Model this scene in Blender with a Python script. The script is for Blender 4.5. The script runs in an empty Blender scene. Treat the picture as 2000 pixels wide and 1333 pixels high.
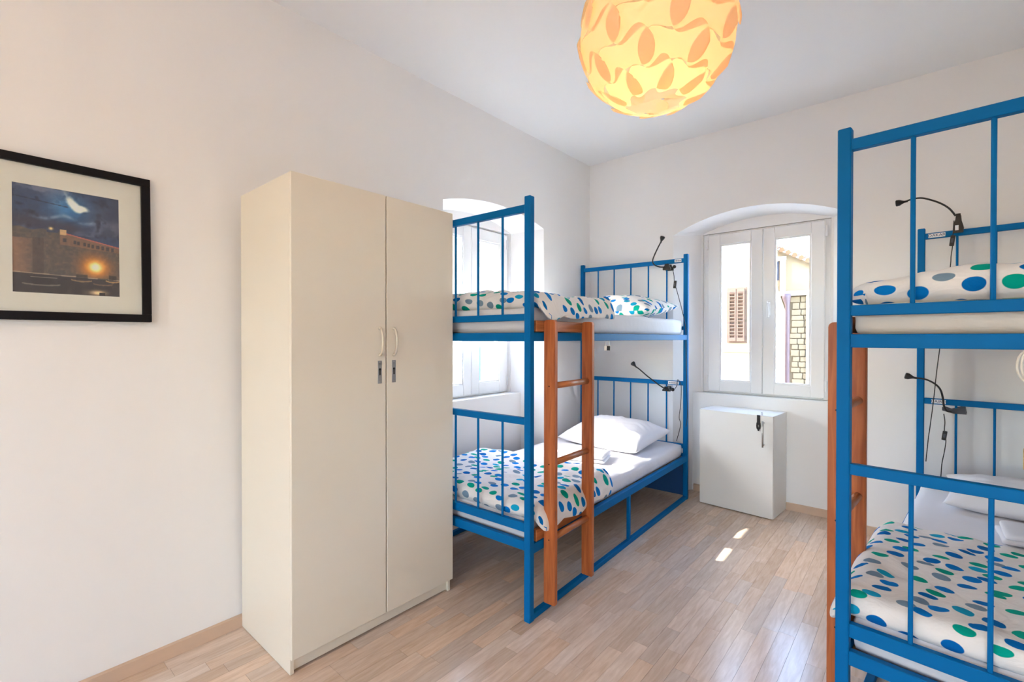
import bpy, bmesh, math, random
import numpy as np
from mathutils import Vector, Matrix, noise

random.seed(7)
PI = math.pi
scene = bpy.context.scene
COL = scene.collection

# ------------------------------------------------------------------ camera
def make_camera():
    yaw, pitch, roll = 0.711634, -0.00674, 0.000772
    cy, sy = math.cos(yaw), math.sin(yaw)
    fwd = Vector((-sy, cy, 0)); right = Vector((cy, sy, 0)); up = Vector((0, 0, 1))
    f2 = fwd * math.cos(pitch) + up * math.sin(pitch)
    u2 = up * math.cos(pitch) - fwd * math.sin(pitch)
    r3 = right * math.cos(roll) + u2 * math.sin(roll)
    u3 = u2 * math.cos(roll) - right * math.sin(roll)
    cam = bpy.data.cameras.new('camera')
    cam.sensor_fit = 'HORIZONTAL'; cam.sensor_width = 36.0
    cam.lens = 923.06 / 2000 * 36
    cam.clip_start = 0.02; cam.clip_end = 300
    o = bpy.data.objects.new('camera', cam); COL.objects.link(o)
    m = Matrix((r3, u3, -f2)).transposed().to_4x4()
    m.translation = Vector((0, 0, 1.32))
    o.matrix_world = m
    scene.camera = o
make_camera()

# ------------------------------------------------------------------ light
SUN_DIR = Vector((1.0, 0.33, -0.87)).normalized()
world = bpy.data.worlds.new('world'); scene.world = world
world.use_nodes = True
wn = world.node_tree; wn.nodes.clear()
wo = wn.nodes.new('ShaderNodeOutputWorld'); wb = wn.nodes.new('ShaderNodeBackground')
sky = wn.nodes.new('ShaderNodeTexSky'); sky.sky_type = 'NISHITA'; sky.sun_disc = False
sky.sun_elevation = math.radians(40); sky.sun_rotation = math.atan2(-SUN_DIR.x, -SUN_DIR.y)
sky.air_density = 1.0; sky.dust_density = 1.6; sky.ozone_density = 0.6
wb.inputs[1].default_value = 0.42
wn.links.new(sky.outputs[0], wb.inputs[0]); wn.links.new(wb.outputs[0], wo.inputs[0])

sun = bpy.data.lights.new('sun', 'SUN'); sun.energy = 1.25; sun.angle = math.radians(0.53)
sun.color = (1.0, 0.93, 0.82)
so = bpy.data.objects.new('sun', sun); COL.objects.link(so)
so.rotation_euler = SUN_DIR.to_track_quat('-Z', 'Y').to_euler()
so.location = (-12, -4, 12)

def portal(name, loc, rot, sx, sy):
    l = bpy.data.lights.new(name, 'AREA'); l.shape = 'RECTANGLE'; l.size = sx; l.size_y = sy
    l.cycles.is_portal = True
    o = bpy.data.objects.new(name, l); COL.objects.link(o); o.location = loc; o.rotation_euler = rot

vs = scene.view_settings
vs.view_transform = 'Standard'; vs.look = 'None'; vs.gamma = 1.0; vs.use_curve_mapping = False
vs.exposure = 3.71
scene.cycles.diffuse_bounces = 6
scene.cycles.max_bounces = 8
scene.cycles.adaptive_threshold = 0.04
scene.cycles.transparent_max_bounces = 16

# ------------------------------------------------------------------ materials
def srgb(r, g, b):
    f = lambda c: c / 12.92 if c <= 0.04045 else ((c + 0.055) / 1.055) ** 2.4
    return (f(r / 255), f(g / 255), f(b / 255), 1)

MATS = {}
def newmat(name):
    m = bpy.data.materials.new(name); m.use_nodes = True
    MATS[name] = m
    return m, m.node_tree, m.node_tree.nodes['Principled BSDF']

def mat(name, col, rough=0.5, metal=0.0, spec=0.5, noise_amt=0.0, noise_scale=8.0, bump=0.0, bump_scale=40.0, coords='Object'):
    m, nt, b = newmat(name)
    b.inputs['Base Color'].default_value = col
    b.inputs['Roughness'].default_value = rough
    b.inputs['Metallic'].default_value = metal
    b.inputs['Specular IOR Level'].default_value = spec
    tc = nt.nodes.new('ShaderNodeTexCoord')
    if noise_amt > 0:
        n = nt.nodes.new('ShaderNodeTexNoise'); n.inputs['Scale'].default_value = noise_scale
        n.inputs['Detail'].default_value = 2
        nt.links.new(tc.outputs[coords], n.inputs['Vector'])
        mx = nt.nodes.new('ShaderNodeMix'); mx.data_type = 'RGBA'
        mx.inputs['A'].default_value = tuple(c * (1 - noise_amt) for c in col[:3]) + (1,)
        mx.inputs['B'].default_value = tuple(min(1, c * (1 + noise_amt)) for c in col[:3]) + (1,)
        nt.links.new(n.outputs['Fac'], mx.inputs['Factor'])
        nt.links.new(mx.outputs['Result'], b.inputs['Base Color'])
    if bump > 0:
        n2 = nt.nodes.new('ShaderNodeTexNoise'); n2.inputs['Scale'].default_value = bump_scale
        n2.inputs['Detail'].default_value = 5
        nt.links.new(tc.outputs[coords], n2.inputs['Vector'])
        bp = nt.nodes.new('ShaderNodeBump'); bp.inputs['Strength'].default_value = bump
        bp.inputs['Distance'].default_value = 0.01
        nt.links.new(n2.outputs['Fac'], bp.inputs['Height']); nt.links.new(bp.outputs[0], b.inputs['Normal'])
    return m

mat('wall_paint', (0.875, 0.870, 0.866, 1), 0.85, spec=0.2, noise_amt=0.015, noise_scale=1.3)
mat('ceiling_paint', (0.90, 0.905, 0.91, 1), 0.9, spec=0.2, noise_amt=0.01, noise_scale=1.0)
mat('blue_metal', (0.0, 0.142, 0.40, 1), 0.5, spec=0.10, noise_amt=0.06, noise_scale=6, bump=0.03, bump_scale=25)
mat('navy_panel', (0.003, 0.06, 0.20, 1), 0.5)
mat('cream_board', (0.83, 0.775, 0.66, 1), 0.42, spec=0.4, noise_amt=0.012, noise_scale=3)
mat('white_board', (0.80, 0.79, 0.76, 1), 0.4, spec=0.4, noise_amt=0.01, noise_scale=3)
mat('white_pvc', (0.84, 0.85, 0.86, 1), 0.3, spec=0.5)
mat('sheet', (0.74, 0.735, 0.765, 1), 0.9, spec=0.1, bump=0.35, bump_scale=11)
mat('mattress_cover', (0.74, 0.69, 0.63, 1), 0.9, spec=0.1, noise_amt=0.05, noise_scale=5, bump=0.1, bump_scale=30)
mat('steel', (0.55, 0.54, 0.52, 1), 0.32, metal=1.0)
mat('plate_steel', (0.42, 0.42, 0.43, 1), 0.42, metal=0.9, noise_amt=0.1, noise_scale=60)
mat('satin_handle', (0.72, 0.66, 0.55, 1), 0.35, metal=0.6)
mat('black_plastic', (0.012, 0.011, 0.012, 1), 0.42)
mat('grey_plastic', (0.06, 0.065, 0.085, 1), 0.45)
mat('frame_black', (0.006, 0.0055, 0.008, 1), 0.45, spec=0.2, noise_amt=0.2, noise_scale=20)
mat('passepartout', (0.87, 0.81, 0.73, 1), 0.9, spec=0.1)
mat('sticker', (0.85, 0.87, 0.9, 1), 0.6)
mat('lettering', (0.03, 0.03, 0.12, 1), 0.6)
mat('plywood', (0.30, 0.19, 0.10, 1), 0.7, noise_amt=0.15, noise_scale=5)
mat('plaster_out', (0.27, 0.205, 0.13, 1), 0.95, spec=0.1, noise_amt=0.10, noise_scale=0.9)
mat('plaster_white', (0.50, 0.45, 0.38, 1), 0.95, spec=0.1, noise_amt=0.05, noise_scale=0.9)
mat('stone_out', (0.27, 0.205, 0.13, 1), 0.95, spec=0.1, noise_amt=0.22, noise_scale=1.7, bump=0.3, bump_scale=3)
mat('mortar_out', (0.17, 0.13, 0.085, 1), 0.95, spec=0.1)
mat('shutter_brown', (0.085, 0.042, 0.022, 1), 0.7)
mat('shutter_turquoise', (0.02, 0.20, 0.26, 1), 0.6)
mat('dark_glass', (0.03, 0.035, 0.06, 1), 0.15)
mat('roof_tile', (0.22, 0.11, 0.055, 1), 0.8, noise_amt=0.15, noise_scale=3)
mat('pipe_mauve', (0.12, 0.075, 0.085, 1), 0.5)
mat('cord_white', (0.75, 0.72, 0.66, 1), 0.5)
mat('tan_wood', (0.55, 0.36, 0.13, 1), 0.5)
mat('grey_knob', (0.35, 0.36, 0.38, 1), 0.4)
mat('street', (0.45, 0.42, 0.38, 1), 0.9)
mat('skirting', srgb(212, 184, 160), 0.5, spec=0.35, noise_amt=0.08, noise_scale=5)

def wood_mat(name, c1, c2, axis_scale, rough=0.4, use_random=False, scale=1.0):
    m, nt, b = newmat(name)
    tc = nt.nodes.new('ShaderNodeTexCoord')
    mp = nt.nodes.new('ShaderNodeMapping'); mp.inputs['Scale'].default_value = axis_scale
    src = tc.outputs['Object']
    if use_random:
        oi = nt.nodes.new('ShaderNodeObjectInfo')
        ml = nt.nodes.new('ShaderNodeMath'); ml.operation = 'MULTIPLY'; ml.inputs[1].default_value = 37.0
        nt.links.new(oi.outputs['Random'], ml.inputs[0])
        ad = nt.nodes.new('ShaderNodeVectorMath'); ad.operation = 'ADD'
        nt.links.new(src, ad.inputs[0]); nt.links.new(ml.outputs[0], ad.inputs[1])
        src = ad.outputs[0]
    nt.links.new(src, mp.inputs['Vector'])
    n = nt.nodes.new('ShaderNodeTexNoise'); n.inputs['Scale'].default_value = 6 * scale; n.inputs['Detail'].default_value = 6
    n.inputs['Distortion'].default_value = 0.6
    nt.links.new(mp.outputs[0], n.inputs['Vector'])
    rp = nt.nodes.new('ShaderNodeValToRGB')
    rp.color_ramp.elements[0].position = 0.3; rp.color_ramp.elements[0].color = c1
    rp.color_ramp.elements[1].position = 0.72; rp.color_ramp.elements[1].color = c2
    nt.links.new(n.outputs['Fac'], rp.inputs['Fac'])
    out = rp.outputs['Color']
    if use_random:
        hs = nt.nodes.new('ShaderNodeHueSaturation')
        mr = nt.nodes.new('ShaderNodeMapRange'); mr.inputs['To Min'].default_value = 0.86; mr.inputs['To Max'].default_value = 1.10
        nt.links.new(oi.outputs['Random'], mr.inputs['Value']); nt.links.new(mr.outputs[0], hs.inputs['Value'])
        m2 = nt.nodes.new('ShaderNodeMath'); m2.operation = 'MULTIPLY'; m2.inputs[1].default_value = 17.3
        fr = nt.nodes.new('ShaderNodeMath'); fr.operation = 'FRACT'
        nt.links.new(oi.outputs['Random'], m2.inputs[0]); nt.links.new(m2.outputs[0], fr.inputs[0])
        ms = nt.nodes.new('ShaderNodeMapRange'); ms.inputs['To Min'].default_value = 0.75; ms.inputs['To Max'].default_value = 1.15
        nt.links.new(fr.outputs[0], ms.inputs['Value']); nt.links.new(ms.outputs[0], hs.inputs['Saturation'])
        nt.links.new(out, hs.inputs['Color']); out = hs.outputs['Color']
    nt.links.new(out, b.inputs['Base Color'])
    b.inputs['Roughness'].default_value = rough
    return m
wood_mat('ladder_wood', (0.34, 0.080, 0.020, 1), (0.58, 0.175, 0.050, 1), (9, 9, 0.7), 0.42)
wood_mat('rung_wood', (0.34, 0.10, 0.03, 1), (0.58, 0.21, 0.07, 1), (9, 0.8, 9), 0.4)
FL = wood_mat('floor_wood', (0.65, 0.485, 0.365, 1), (0.80, 0.645, 0.525, 1), (7, 0.8, 7), 0.2, use_random=True, scale=1.6)

def dotted(name, base, sc=15.0):
    m, nt, b = newmat(name)
    tc = nt.nodes.new('ShaderNodeTexCoord')
    mp = nt.nodes.new('ShaderNodeMapping'); mp.inputs['Scale'].default_value = (sc * 0.86, sc * 1.12, 1)
    mp.inputs['Rotation'].default_value = (0, 0, 0.35)
    nt.links.new(tc.outputs['UV'], mp.inputs['Vector'])
    v = nt.nodes.new('ShaderNodeTexVoronoi'); v.voronoi_dimensions = '2D'; v.feature = 'F1'
    v.inputs['Scale'].default_value = 1.0; v.inputs['Randomness'].default_value = 0.62
    nt.links.new(mp.outputs[0], v.inputs['Vector'])
    lt = nt.nodes.new('ShaderNodeMapRange'); lt.inputs['From Min'].default_value = 0.30; lt.inputs['From Max'].default_value = 0.325
    lt.inputs['To Min'].default_value = 1; lt.inputs['To Max'].default_value = 0
    nt.links.new(v.outputs['Distance'], lt.inputs['Value'])
    sp = nt.nodes.new('ShaderNodeSeparateColor'); nt.links.new(v.outputs['Color'], sp.inputs[0])
    rp = nt.nodes.new('ShaderNodeValToRGB'); rp.color_ramp.interpolation = 'CONSTANT'
    e = rp.color_ramp.elements
    e[0].position = 0; e[0].color = srgb(0, 120, 200)
    e[1].position = 0.34; e[1].color = srgb(0, 160, 140)
    for p, c in ((0.56, srgb(0, 105, 180)), (0.74, srgb(120, 145, 165)), (0.88, srgb(20, 160, 200))):
        x = e.new(p); x.color = c
    nt.links.new(sp.outputs[0], rp.inputs['Fac'])
    ga = nt.nodes.new('ShaderNodeMath'); ga.operation = 'LESS_THAN'; ga.inputs[1].default_value = 0.93
    nt.links.new(sp.outputs[1], ga.inputs[0])
    mu = nt.nodes.new('ShaderNodeMath'); mu.operation = 'MULTIPLY'
    nt.links.new(lt.outputs[0], mu.inputs[0]); nt.links.new(ga.outputs[0], mu.inputs[1])
    mx = nt.nodes.new('ShaderNodeMix'); mx.data_type = 'RGBA'
    mx.inputs['A'].default_value = base
    nt.links.new(mu.outputs[0], mx.inputs['Factor']); nt.links.new(rp.outputs[0], mx.inputs['B'])
    nt.links.new(mx.outputs['Result'], b.inputs['Base Color'])
    b.inputs['Roughness'].default_value = 0.9; b.inputs['Specular IOR Level'].default_value = 0.1
    n2 = nt.nodes.new('ShaderNodeTexNoise'); n2.inputs['Scale'].default_value = 9; n2.inputs['Detail'].default_value = 4
    n2.inputs['Distortion'].default_value = 0.8
    nt.links.new(tc.outputs['UV'], n2.inputs['Vector'])
    bp = nt.nodes.new('ShaderNodeBump'); bp.inputs['Strength'].default_value = 0.45; bp.inputs['Distance'].default_value = 0.03
    nt.links.new(n2.outputs['Fac'], bp.inputs['Height']); nt.links.new(bp.outputs[0], b.inputs['Normal'])
dotted('dotted_cotton', (0.80, 0.78, 0.76, 1))

def glass_mat():
    m, nt, b = newmat('window_glass'); nt.nodes.remove(b)
    out = nt.nodes['Material Output']
    t = nt.nodes.new('ShaderNodeBsdfTransparent'); t.inputs[0].default_value = (0.96, 0.98, 0.98, 1)
    g = nt.nodes.new('ShaderNodeBsdfGlossy'); g.inputs['Roughness'].default_value = 0.0
    lw = nt.nodes.new('ShaderNodeLayerWeight'); lw.inputs[0].default_value = 0.5
    pw = nt.nodes.new('ShaderNodeMath'); pw.operation = 'POWER'; pw.inputs[1].default_value = 5.0
    f = nt.nodes.new('ShaderNodeMath'); f.operation = 'MULTIPLY_ADD'; f.inputs[1].default_value = 0.9; f.inputs[2].default_value = 0.04
    nt.links.new(lw.outputs['Facing'], pw.inputs[0]); nt.links.new(pw.outputs[0], f.inputs[0])
    mx = nt.nodes.new('ShaderNodeMixShader')
    nt.links.new(f.outputs[0], mx.inputs[0]); nt.links.new(t.outputs[0], mx.inputs[1]); nt.links.new(g.outputs[0], mx.inputs[2])
    nt.links.new(mx.outputs[0], out.inputs[0])
glass_mat()

def shade_mat():
    m, nt, b = newmat('lamp_shade_plastic'); nt.nodes.remove(b)
    out = nt.nodes['Material Output']
    tc = nt.nodes.new('ShaderNodeTexCoord'); n = nt.nodes.new('ShaderNodeTexNoise'); n.inputs['Scale'].default_value = 3
    nt.links.new(tc.outputs['Object'], n.inputs['Vector'])
    mc = nt.nodes.new('ShaderNodeMix'); mc.data_type = 'RGBA'
    mc.inputs['A'].default_value = (0.93, 0.66, 0.36, 1); mc.inputs['B'].default_value = (0.95, 0.72, 0.42, 1)
    nt.links.new(n.outputs['Fac'], mc.inputs['Factor'])
    t = nt.nodes.new('ShaderNodeBsdfTranslucent'); d = nt.nodes.new('ShaderNodeBsdfDiffuse')
    d.inputs[0].default_value = (0.85, 0.80, 0.72, 1)
    nt.links.new(mc.outputs['Result'], t.inputs[0])
    mx = nt.nodes.new('ShaderNodeMixShader'); mx.inputs[0].default_value = 0.40
    nt.links.new(t.outputs[0], mx.inputs[1]); nt.links.new(d.outputs[0], mx.inputs[2])
    nt.links.new(mx.outputs[0], out.inputs[0])
shade_mat()

def emit_mat(name, col, strength):
    m, nt, b = newmat(name)
    b.inputs['Base Color'].default_value = col
    b.inputs['Emission Color'].default_value = col; b.inputs['Emission Strength'].default_value = strength
emit_mat('fill_globe_glow', (1.0, 0.64, 0.34, 1), 2.0)  # glow of the unseen fill light added behind the viewer
emit_mat('bulb_glow', (1.0, 0.72, 0.38, 1), 0.35)

def vcol_mat(name):
    m, nt, b = newmat(name)
    a = nt.nodes.new('ShaderNodeVertexColor'); a.layer_name = 'Col'
    nt.links.new(a.outputs[0], b.inputs['Base Color']); b.inputs['Roughness'].default_value = 0.35
vcol_mat('photo_print')

# ------------------------------------------------------------------ helpers
def link(o, parent=None):
    COL.objects.link(o)
    if parent is not None:
        o.parent = parent
    return o

def obj(name, bm, m, parent=None, smooth=False, loc=None, rot=None):
    if isinstance(bm, bmesh.types.BMesh):
        me = bpy.data.meshes.new(name)
        bm.normal_update(); bm.to_mesh(me); bm.free()
    else:
        me = bm
    if m:
        me.materials.clear(); me.materials.append(MATS[m])
    if smooth:
        me.polygons.foreach_set('use_smooth', [True] * len(me.polygons))
    o = bpy.data.objects.new(name, me)
    if loc is not None: o.location = loc
    if rot is not None: o.rotation_euler = rot
    return link(o, parent)

def tag(o, label, cat, group=None):
    o['label'] = label; o['category'] = cat
    if group: o['group'] = group
    return o

def struct(o, label=None):
    o['kind'] = 'structure'
    if label: o['label'] = label
    return o

def thing(name, label, cat, loc=(0, 0, 0), rotz=0.0, group=None):
    o = bpy.data.objects.new(name, None); o.empty_display_size = 0.1
    o.location = loc; o.rotation_euler = (0, 0, rotz)
    COL.objects.link(o)
    return tag(o, label, cat, group)

def box(bm, x0, x1, y0, y1, z0, z1, bevel=0.0, seg=1):
    r = bmesh.ops.create_cube(bm, size=1.0)
    vs_ = r['verts']
    for v in vs_:
        v.co = Vector((x0 + (v.co.x + .5) * (x1 - x0), y0 + (v.co.y + .5) * (y1 - y0), z0 + (v.co.z + .5) * (z1 - z0)))
    if bevel > 0:
        es = list({e for v in vs_ for e in v.link_edges})
        bmesh.ops.bevel(bm, geom=es, offset=bevel, segments=seg, affect='EDGES', profile=0.6)
    return bm

def bx(x0, x1, y0, y1, z0, z1, bevel=0.0, seg=1):
    return box(bmesh.new(), x0, x1, y0, y1, z0, z1, bevel, seg)

def tube(bm, pts, r, n=8, caps=True):
    pts = [Vector(p) for p in pts]
    rings = []
    rad = r if isinstance(r, (list, tuple)) else [r] * len(pts)
    prev = None
    for i, p in enumerate(pts):
        if i == 0: t = pts[1] - pts[0]
        elif i == len(pts) - 1: t = pts[-1] - pts[-2]
        else: t = (pts[i + 1] - pts[i]).normalized() + (pts[i] - pts[i - 1]).normalized()
        t.normalize()
        if prev is None:
            a = Vector((0, 0, 1)) if abs(t.z) < 0.9 else Vector((1, 0, 0))
            nx = t.cross(a).normalized()
        else:
            nx = (prev - t * prev.dot(t)).normalized()
        prev = nx
        ny = t.cross(nx)
        rings.append([bm.verts.new(p + (nx * math.cos(2 * PI * k / n) + ny * math.sin(2 * PI * k / n)) * rad[i]) for k in range(n)])
    for a, b in zip(rings[:-1], rings[1:]):
        for k in range(n):
            bm.faces.new((a[k], a[(k + 1) % n], b[(k + 1) % n], b[k]))
    if caps:
        bm.faces.new(list(reversed(rings[0]))); bm.faces.new(rings[-1])
    return bm

def catmull(pts, k=6):
    pts = [Vector(p) for p in pts]
    P = [pts[0]] + pts + [pts[-1]]
    out = []
    for i in range(1, len(P) - 2):
        for j in range(k):
            t = j / k
            a, b, c, d = P[i - 1], P[i], P[i + 1], P[i + 2]
            out.append(0.5 * ((2 * b) + (c - a) * t + (2 * a - 5 * b + 4 * c - d) * t * t + (3 * b - a - 3 * c + d) * t ** 3))
    out.append(pts[-1])
    return out

def soft_box(w, l, h, r, cuts=(24, 40, 4), deform=None, uvs=True):
    """rounded box, base at z=0, centred in x and y, as one closed skin; deform(v)->v works on local points"""
    nx, ny, nz = cuts
    bm = bmesh.new()
    idx = {}
    def V(i, j, k):
        key = (i, j, k)
        if key not in idx:
            p = Vector(((i / nx - .5) * w, (j / ny - .5) * l, (k / nz - .5) * h))
            c = Vector((max(-w / 2 + r, min(w / 2 - r, p.x)), max(-l / 2 + r, min(l / 2 - r, p.y)), max(-h / 2 + r, min(h / 2 - r, p.z))))
            dlt = p - c
            if dlt.length > 1e-9:
                # keep faces flat, round only edges and corners
                p = c + dlt.normalized() * r if (abs(dlt.x) > 1e-9) + (abs(dlt.y) > 1e-9) + (abs(dlt.z) > 1e-9) > 1 else p
            idx[key] = bm.verts.new(p + Vector((0, 0, h / 2)))
        return idx[key]
    for i in range(nx):
        for j in range(ny):
            bm.faces.new((V(i, j, 0), V(i, j + 1, 0), V(i + 1, j + 1, 0), V(i + 1, j, 0)))
            bm.faces.new((V(i, j, nz), V(i + 1, j, nz), V(i + 1, j + 1, nz), V(i, j + 1, nz)))
    for i in range(nx):
        for k in range(nz):
            bm.faces.new((V(i, 0, k), V(i + 1, 0, k), V(i + 1, 0, k + 1), V(i, 0, k + 1)))
            bm.faces.new((V(i, ny, k), V(i, ny, k + 1), V(i + 1, ny, k + 1), V(i + 1, ny, k)))
    for j in range(ny):
        for k in range(nz):
            bm.faces.new((V(0, j, k), V(0, j, k + 1), V(0, j + 1, k + 1), V(0, j + 1, k)))
            bm.faces.new((V(nx, j, k), V(nx, j + 1, k), V(nx, j + 1, k + 1), V(nx, j, k + 1)))
    if uvs:
        uvl = bm.loops.layers.uv.new('UVMap')
        for f in bm.faces:
            for lp in f.loops:
                p = lp.vert.co
                drop = h - p.z
                ex = max(0, abs(p.x) - (w / 2 - r)) / r; ey = max(0, abs(p.y) - (l / 2 - r)) / r
                ux, uy = abs(p.x), abs(p.y)
                if drop > h / 2 and ex > .01: ux = w / 2; ex = 1
                if drop > h / 2 and ey > .01: uy = l / 2; ey = 1
                lp[uvl].uv = (math.copysign(ux + drop * min(1, ex), p.x), math.copysign(uy + drop * min(1, ey), p.y))
    if deform:
        for v in bm.verts:
            v.co = deform(v.co.copy())
    return bm

def pillow_mesh(w, l, h, seed, n=48, crease=0.016):
    bm = bmesh.new()
    uvl = bm.loops.layers.uv.new('UVMap')
    top, bot = {}, {}
    for i in range(n + 1):
        for j in range(n + 1):
            a = -1 + 2 * i / n; b = -1 + 2 * j / n
            # sides bow inwards, corners stay as tips
            x = a * (1 - 0.10 * (1 - b * b)) * 0 + a * (0.93 + 0.07 * b * b) * w / 2
            y = b * (0.92 + 0.08 * a * a) * l / 2
            t = (max(0, 1 - abs(a) ** 2.6) * max(0, 1 - abs(b) ** 2.6)) ** 0.55
            q = Vector((x * 6 + seed, y * 6, seed * 3.1))
            sk = Vector((x * 9 + y * 14 + seed, y * 5 - x * 6, seed))
            wr = noise.noise(q) * 0.5 + noise.noise(q * 2.6) * 0.25 + (abs(noise.noise(sk)) - .25) * .7 * min(1, 2.5 * (1 - max(abs(a), abs(b))) + .25)
            e = crease * wr * (0.35 + t)
            top[i, j] = bm.verts.new((x, y, h * 0.42 + h * 0.58 * t + e))
            if i in (0, n) or j in (0, n): bot[i, j] = top[i, j]
            else: bot[i, j] = bm.verts.new((x, y, h * 0.42 - h * 0.42 * t ** 0.8))
    for i in range(n):
        for j in range(n):
            for d, flip in ((top, 0), (bot, 1)):
                vs_ = [d[i, j], d[i + 1, j], d[i + 1, j + 1], d[i, j + 1]]
                try:
                    f = bm.faces.new(vs_[::-1] if flip else vs_)
                except ValueError:
                    continue
                for lp in f.loops:
                    lp[uvl].uv = (lp.vert.co.x + seed, lp.vert.co.y + (3 if flip else 0))
    return bm

def lathe(bm, prof, n=20, axis=Matrix.Identity(4)):
    rings = []
    for r, z in prof:
        rings.append([bm.verts.new(axis @ Vector((r * math.cos(2 * PI * k / n), r * math.sin(2 * PI * k / n), z))) for k in range(n)])
    for a, b in zip(rings[:-1], rings[1:]):
        for k in range(n):
            bm.faces.new((a[k], a[(k + 1) % n], b[(k + 1) % n], b[k]))
    bm.faces.new(list(reversed(rings[0]))); bm.faces.new(rings[-1])
    return bm

def frame_axis(p, d):
    q = Vector(d).normalized().to_track_quat('Z', 'Y')
    return Matrix.Translation(Vector(p)) @ q.to_matrix().to_4x4()

def text_mesh(name, body, size, m, parent, loc, rot, depth=0.0004):
    cu = bpy.data.curves.new(name, 'FONT'); cu.body = body; cu.size = size
    cu.align_x = 'CENTER'; cu.align_y = 'CENTER'; cu.extrude = depth; cu.resolution_u = 3
    t = bpy.data.objects.new(name, cu)
    COL.objects.link(t)
    dg = bpy.context.evaluated_depsgraph_get(); dg.update()
    me = bpy.data.meshes.new_from_object(t.evaluated_get(dg))
    bpy.data.objects.remove(t); bpy.data.curves.remove(cu)
    return obj(name, me, m, parent, loc=loc, rot=rot)

# ------------------------------------------------------------------ room shell
HC = 2.985            # ceiling
BY = 3.97             # back wall face
RX = 1.20             # right wall
NY = -2.50            # wall behind the viewer
def left_x(Y, z):     # the old left wall leans a little
    b = -2.345 - 0.085 * (Y - 0.8) / 3.17
    return b + (-2.43 - b) * z / HC

def niche_wall(name, P, a0, a1, ztop, na0, na1, s_out, ap_out, ia0, ia1, s_in, ap_in, D, h0, h1, hz0, hz1, Dp, seg=28):
    bm = bmesh.new()
    def q(*pts):
        bm.faces.new([bm.verts.new(P(*p)) for p in pts])
    def arch(x, x0, x1, s, ap):
        c = (x0 + x1) / 2; hw = (x1 - x0) / 2; rise = ap - s
        R = (hw * hw + rise * rise) / (2 * rise)
        return s + math.sqrt(max(0, R * R - (x - c) ** 2)) - (R - rise)
    def cols(x0, x1, step=0.25):
        n = max(1, int(abs(x1 - x0) / step)); return [x0 + (x1 - x0) * i / n for i in range(n + 1)]
    for x0, x1 in ((a0, na0), (na1, a1)):
        c = cols(x0, x1)
        for u, v in zip(c[:-1], c[1:]):
            q((u, 0, 0), (v, 0, 0), (v, ztop, 0), (u, ztop, 0))
    xs = [na0 + (na1 - na0) * i / seg for i in range(seg + 1)]
    xi = [ia0 + (ia1 - ia0) * i / seg for i in range(seg + 1)]
    zo = [arch(x, na0, na1, s_out, ap_out) for x in xs]
    zi = [arch(x, ia0, ia1, s_in, ap_in) for x in xi]
    for i in range(seg):
        q((xs[i], zo[i], 0), (xs[i + 1], zo[i + 1], 0), (xs[i + 1], ztop, 0), (xs[i], ztop, 0))
        q((xs[i], zo[i], 0), (xi[i], zi[i], D), (xi[i + 1], zi[i + 1], D), (xs[i + 1], zo[i + 1], 0))
    q((na0, 0, 0), (ia0, 0, D), (ia0, s_in, D), (na0, s_out, 0))
    q((na1, 0, 0), (na1, s_out, 0), (ia1, s_in, D), (ia1, 0, D))
    # wall around the window at depth D
    q((ia0, hz0, D), (h0, hz0, D), (h0, s_in, D), (ia0, s_in, D))
    q((h1, hz0, D), (ia1, hz0, D), (ia1, s_in, D), (h1, s_in, D))
    cs = sorted(set(xi + [h0, h1]))
    for u, v in zip(cs[:-1], cs[1:]):
        lo = hz1 if (u >= h0 - 1e-6 and v <= h1 + 1e-6) else s_in
        za, zb = arch(u, ia0, ia1, s_in, ap_in), arch(v, ia0, ia1, s_in, ap_in)
        q((u, min(lo, za), D), (v, min(lo, zb), D), (v, zb, D), (u, za, D))
    # parapet
    t = Dp / D
    p0 = na0 + (ia0 - na0) * t; p1 = na1 + (ia1 - na1) * t
    q((p0, 0, Dp), (p1, 0, Dp), (p1, hz0, Dp), (p0, hz0, Dp))
    q((p0, hz0, Dp), (p1, hz0, Dp), (ia1, hz0, D + .12), (ia0, hz0, D + .12))
    # outer jambs behind the frame
    q((h0, hz0, D), (h0, hz0, D + .14), (h0, hz1, D + .14), (h0, hz1, D))
    q((h1, hz0, D), (h1, hz1, D), (h1, hz1, D + .14), (h1, hz0, D + .14))
    q((h0, hz1, D), (h0, hz1, D + .14), (h1, hz1, D + .14), (h1, hz1, D))
    bmesh.ops.remove_doubles(bm, verts=bm.verts, dist=0.0005)
    bmesh.ops.recalc_face_normals(bm, faces=bm.faces)
    return struct(obj(name, bm, 'wall_paint'))

WY = 4.205
WXL = -2.70
niche_wall('wall_back', lambda a, z, d: Vector((a, BY + d, z)), -2.46, RX, HC + .02, -1.60, -0.385, 2.195, 2.338,
           -1.445, -0.485, 2.216, 2.305, WY - BY, -1.43, -0.50, 0.850, 2.215, 0.165)
WL0 = -2.42
niche_wall('wall_left', lambda a, z, d: Vector((left_x(a, z) - d * (WXL + .02 - left_x(a, z)) / (-0.27), a, z)), NY, BY + .03, HC + .02,
           2.095, 3.225, 2.247, 2.330, 2.145, 3.095, 2.218, 2.300, 0.27, 2.155, 3.085, 0.850, 2.215, 0.19)
struct(obj('wall_right', bx(RX, RX + .12, NY - .1, BY + .3, 0, HC + .05), 'wall_paint'))
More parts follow.
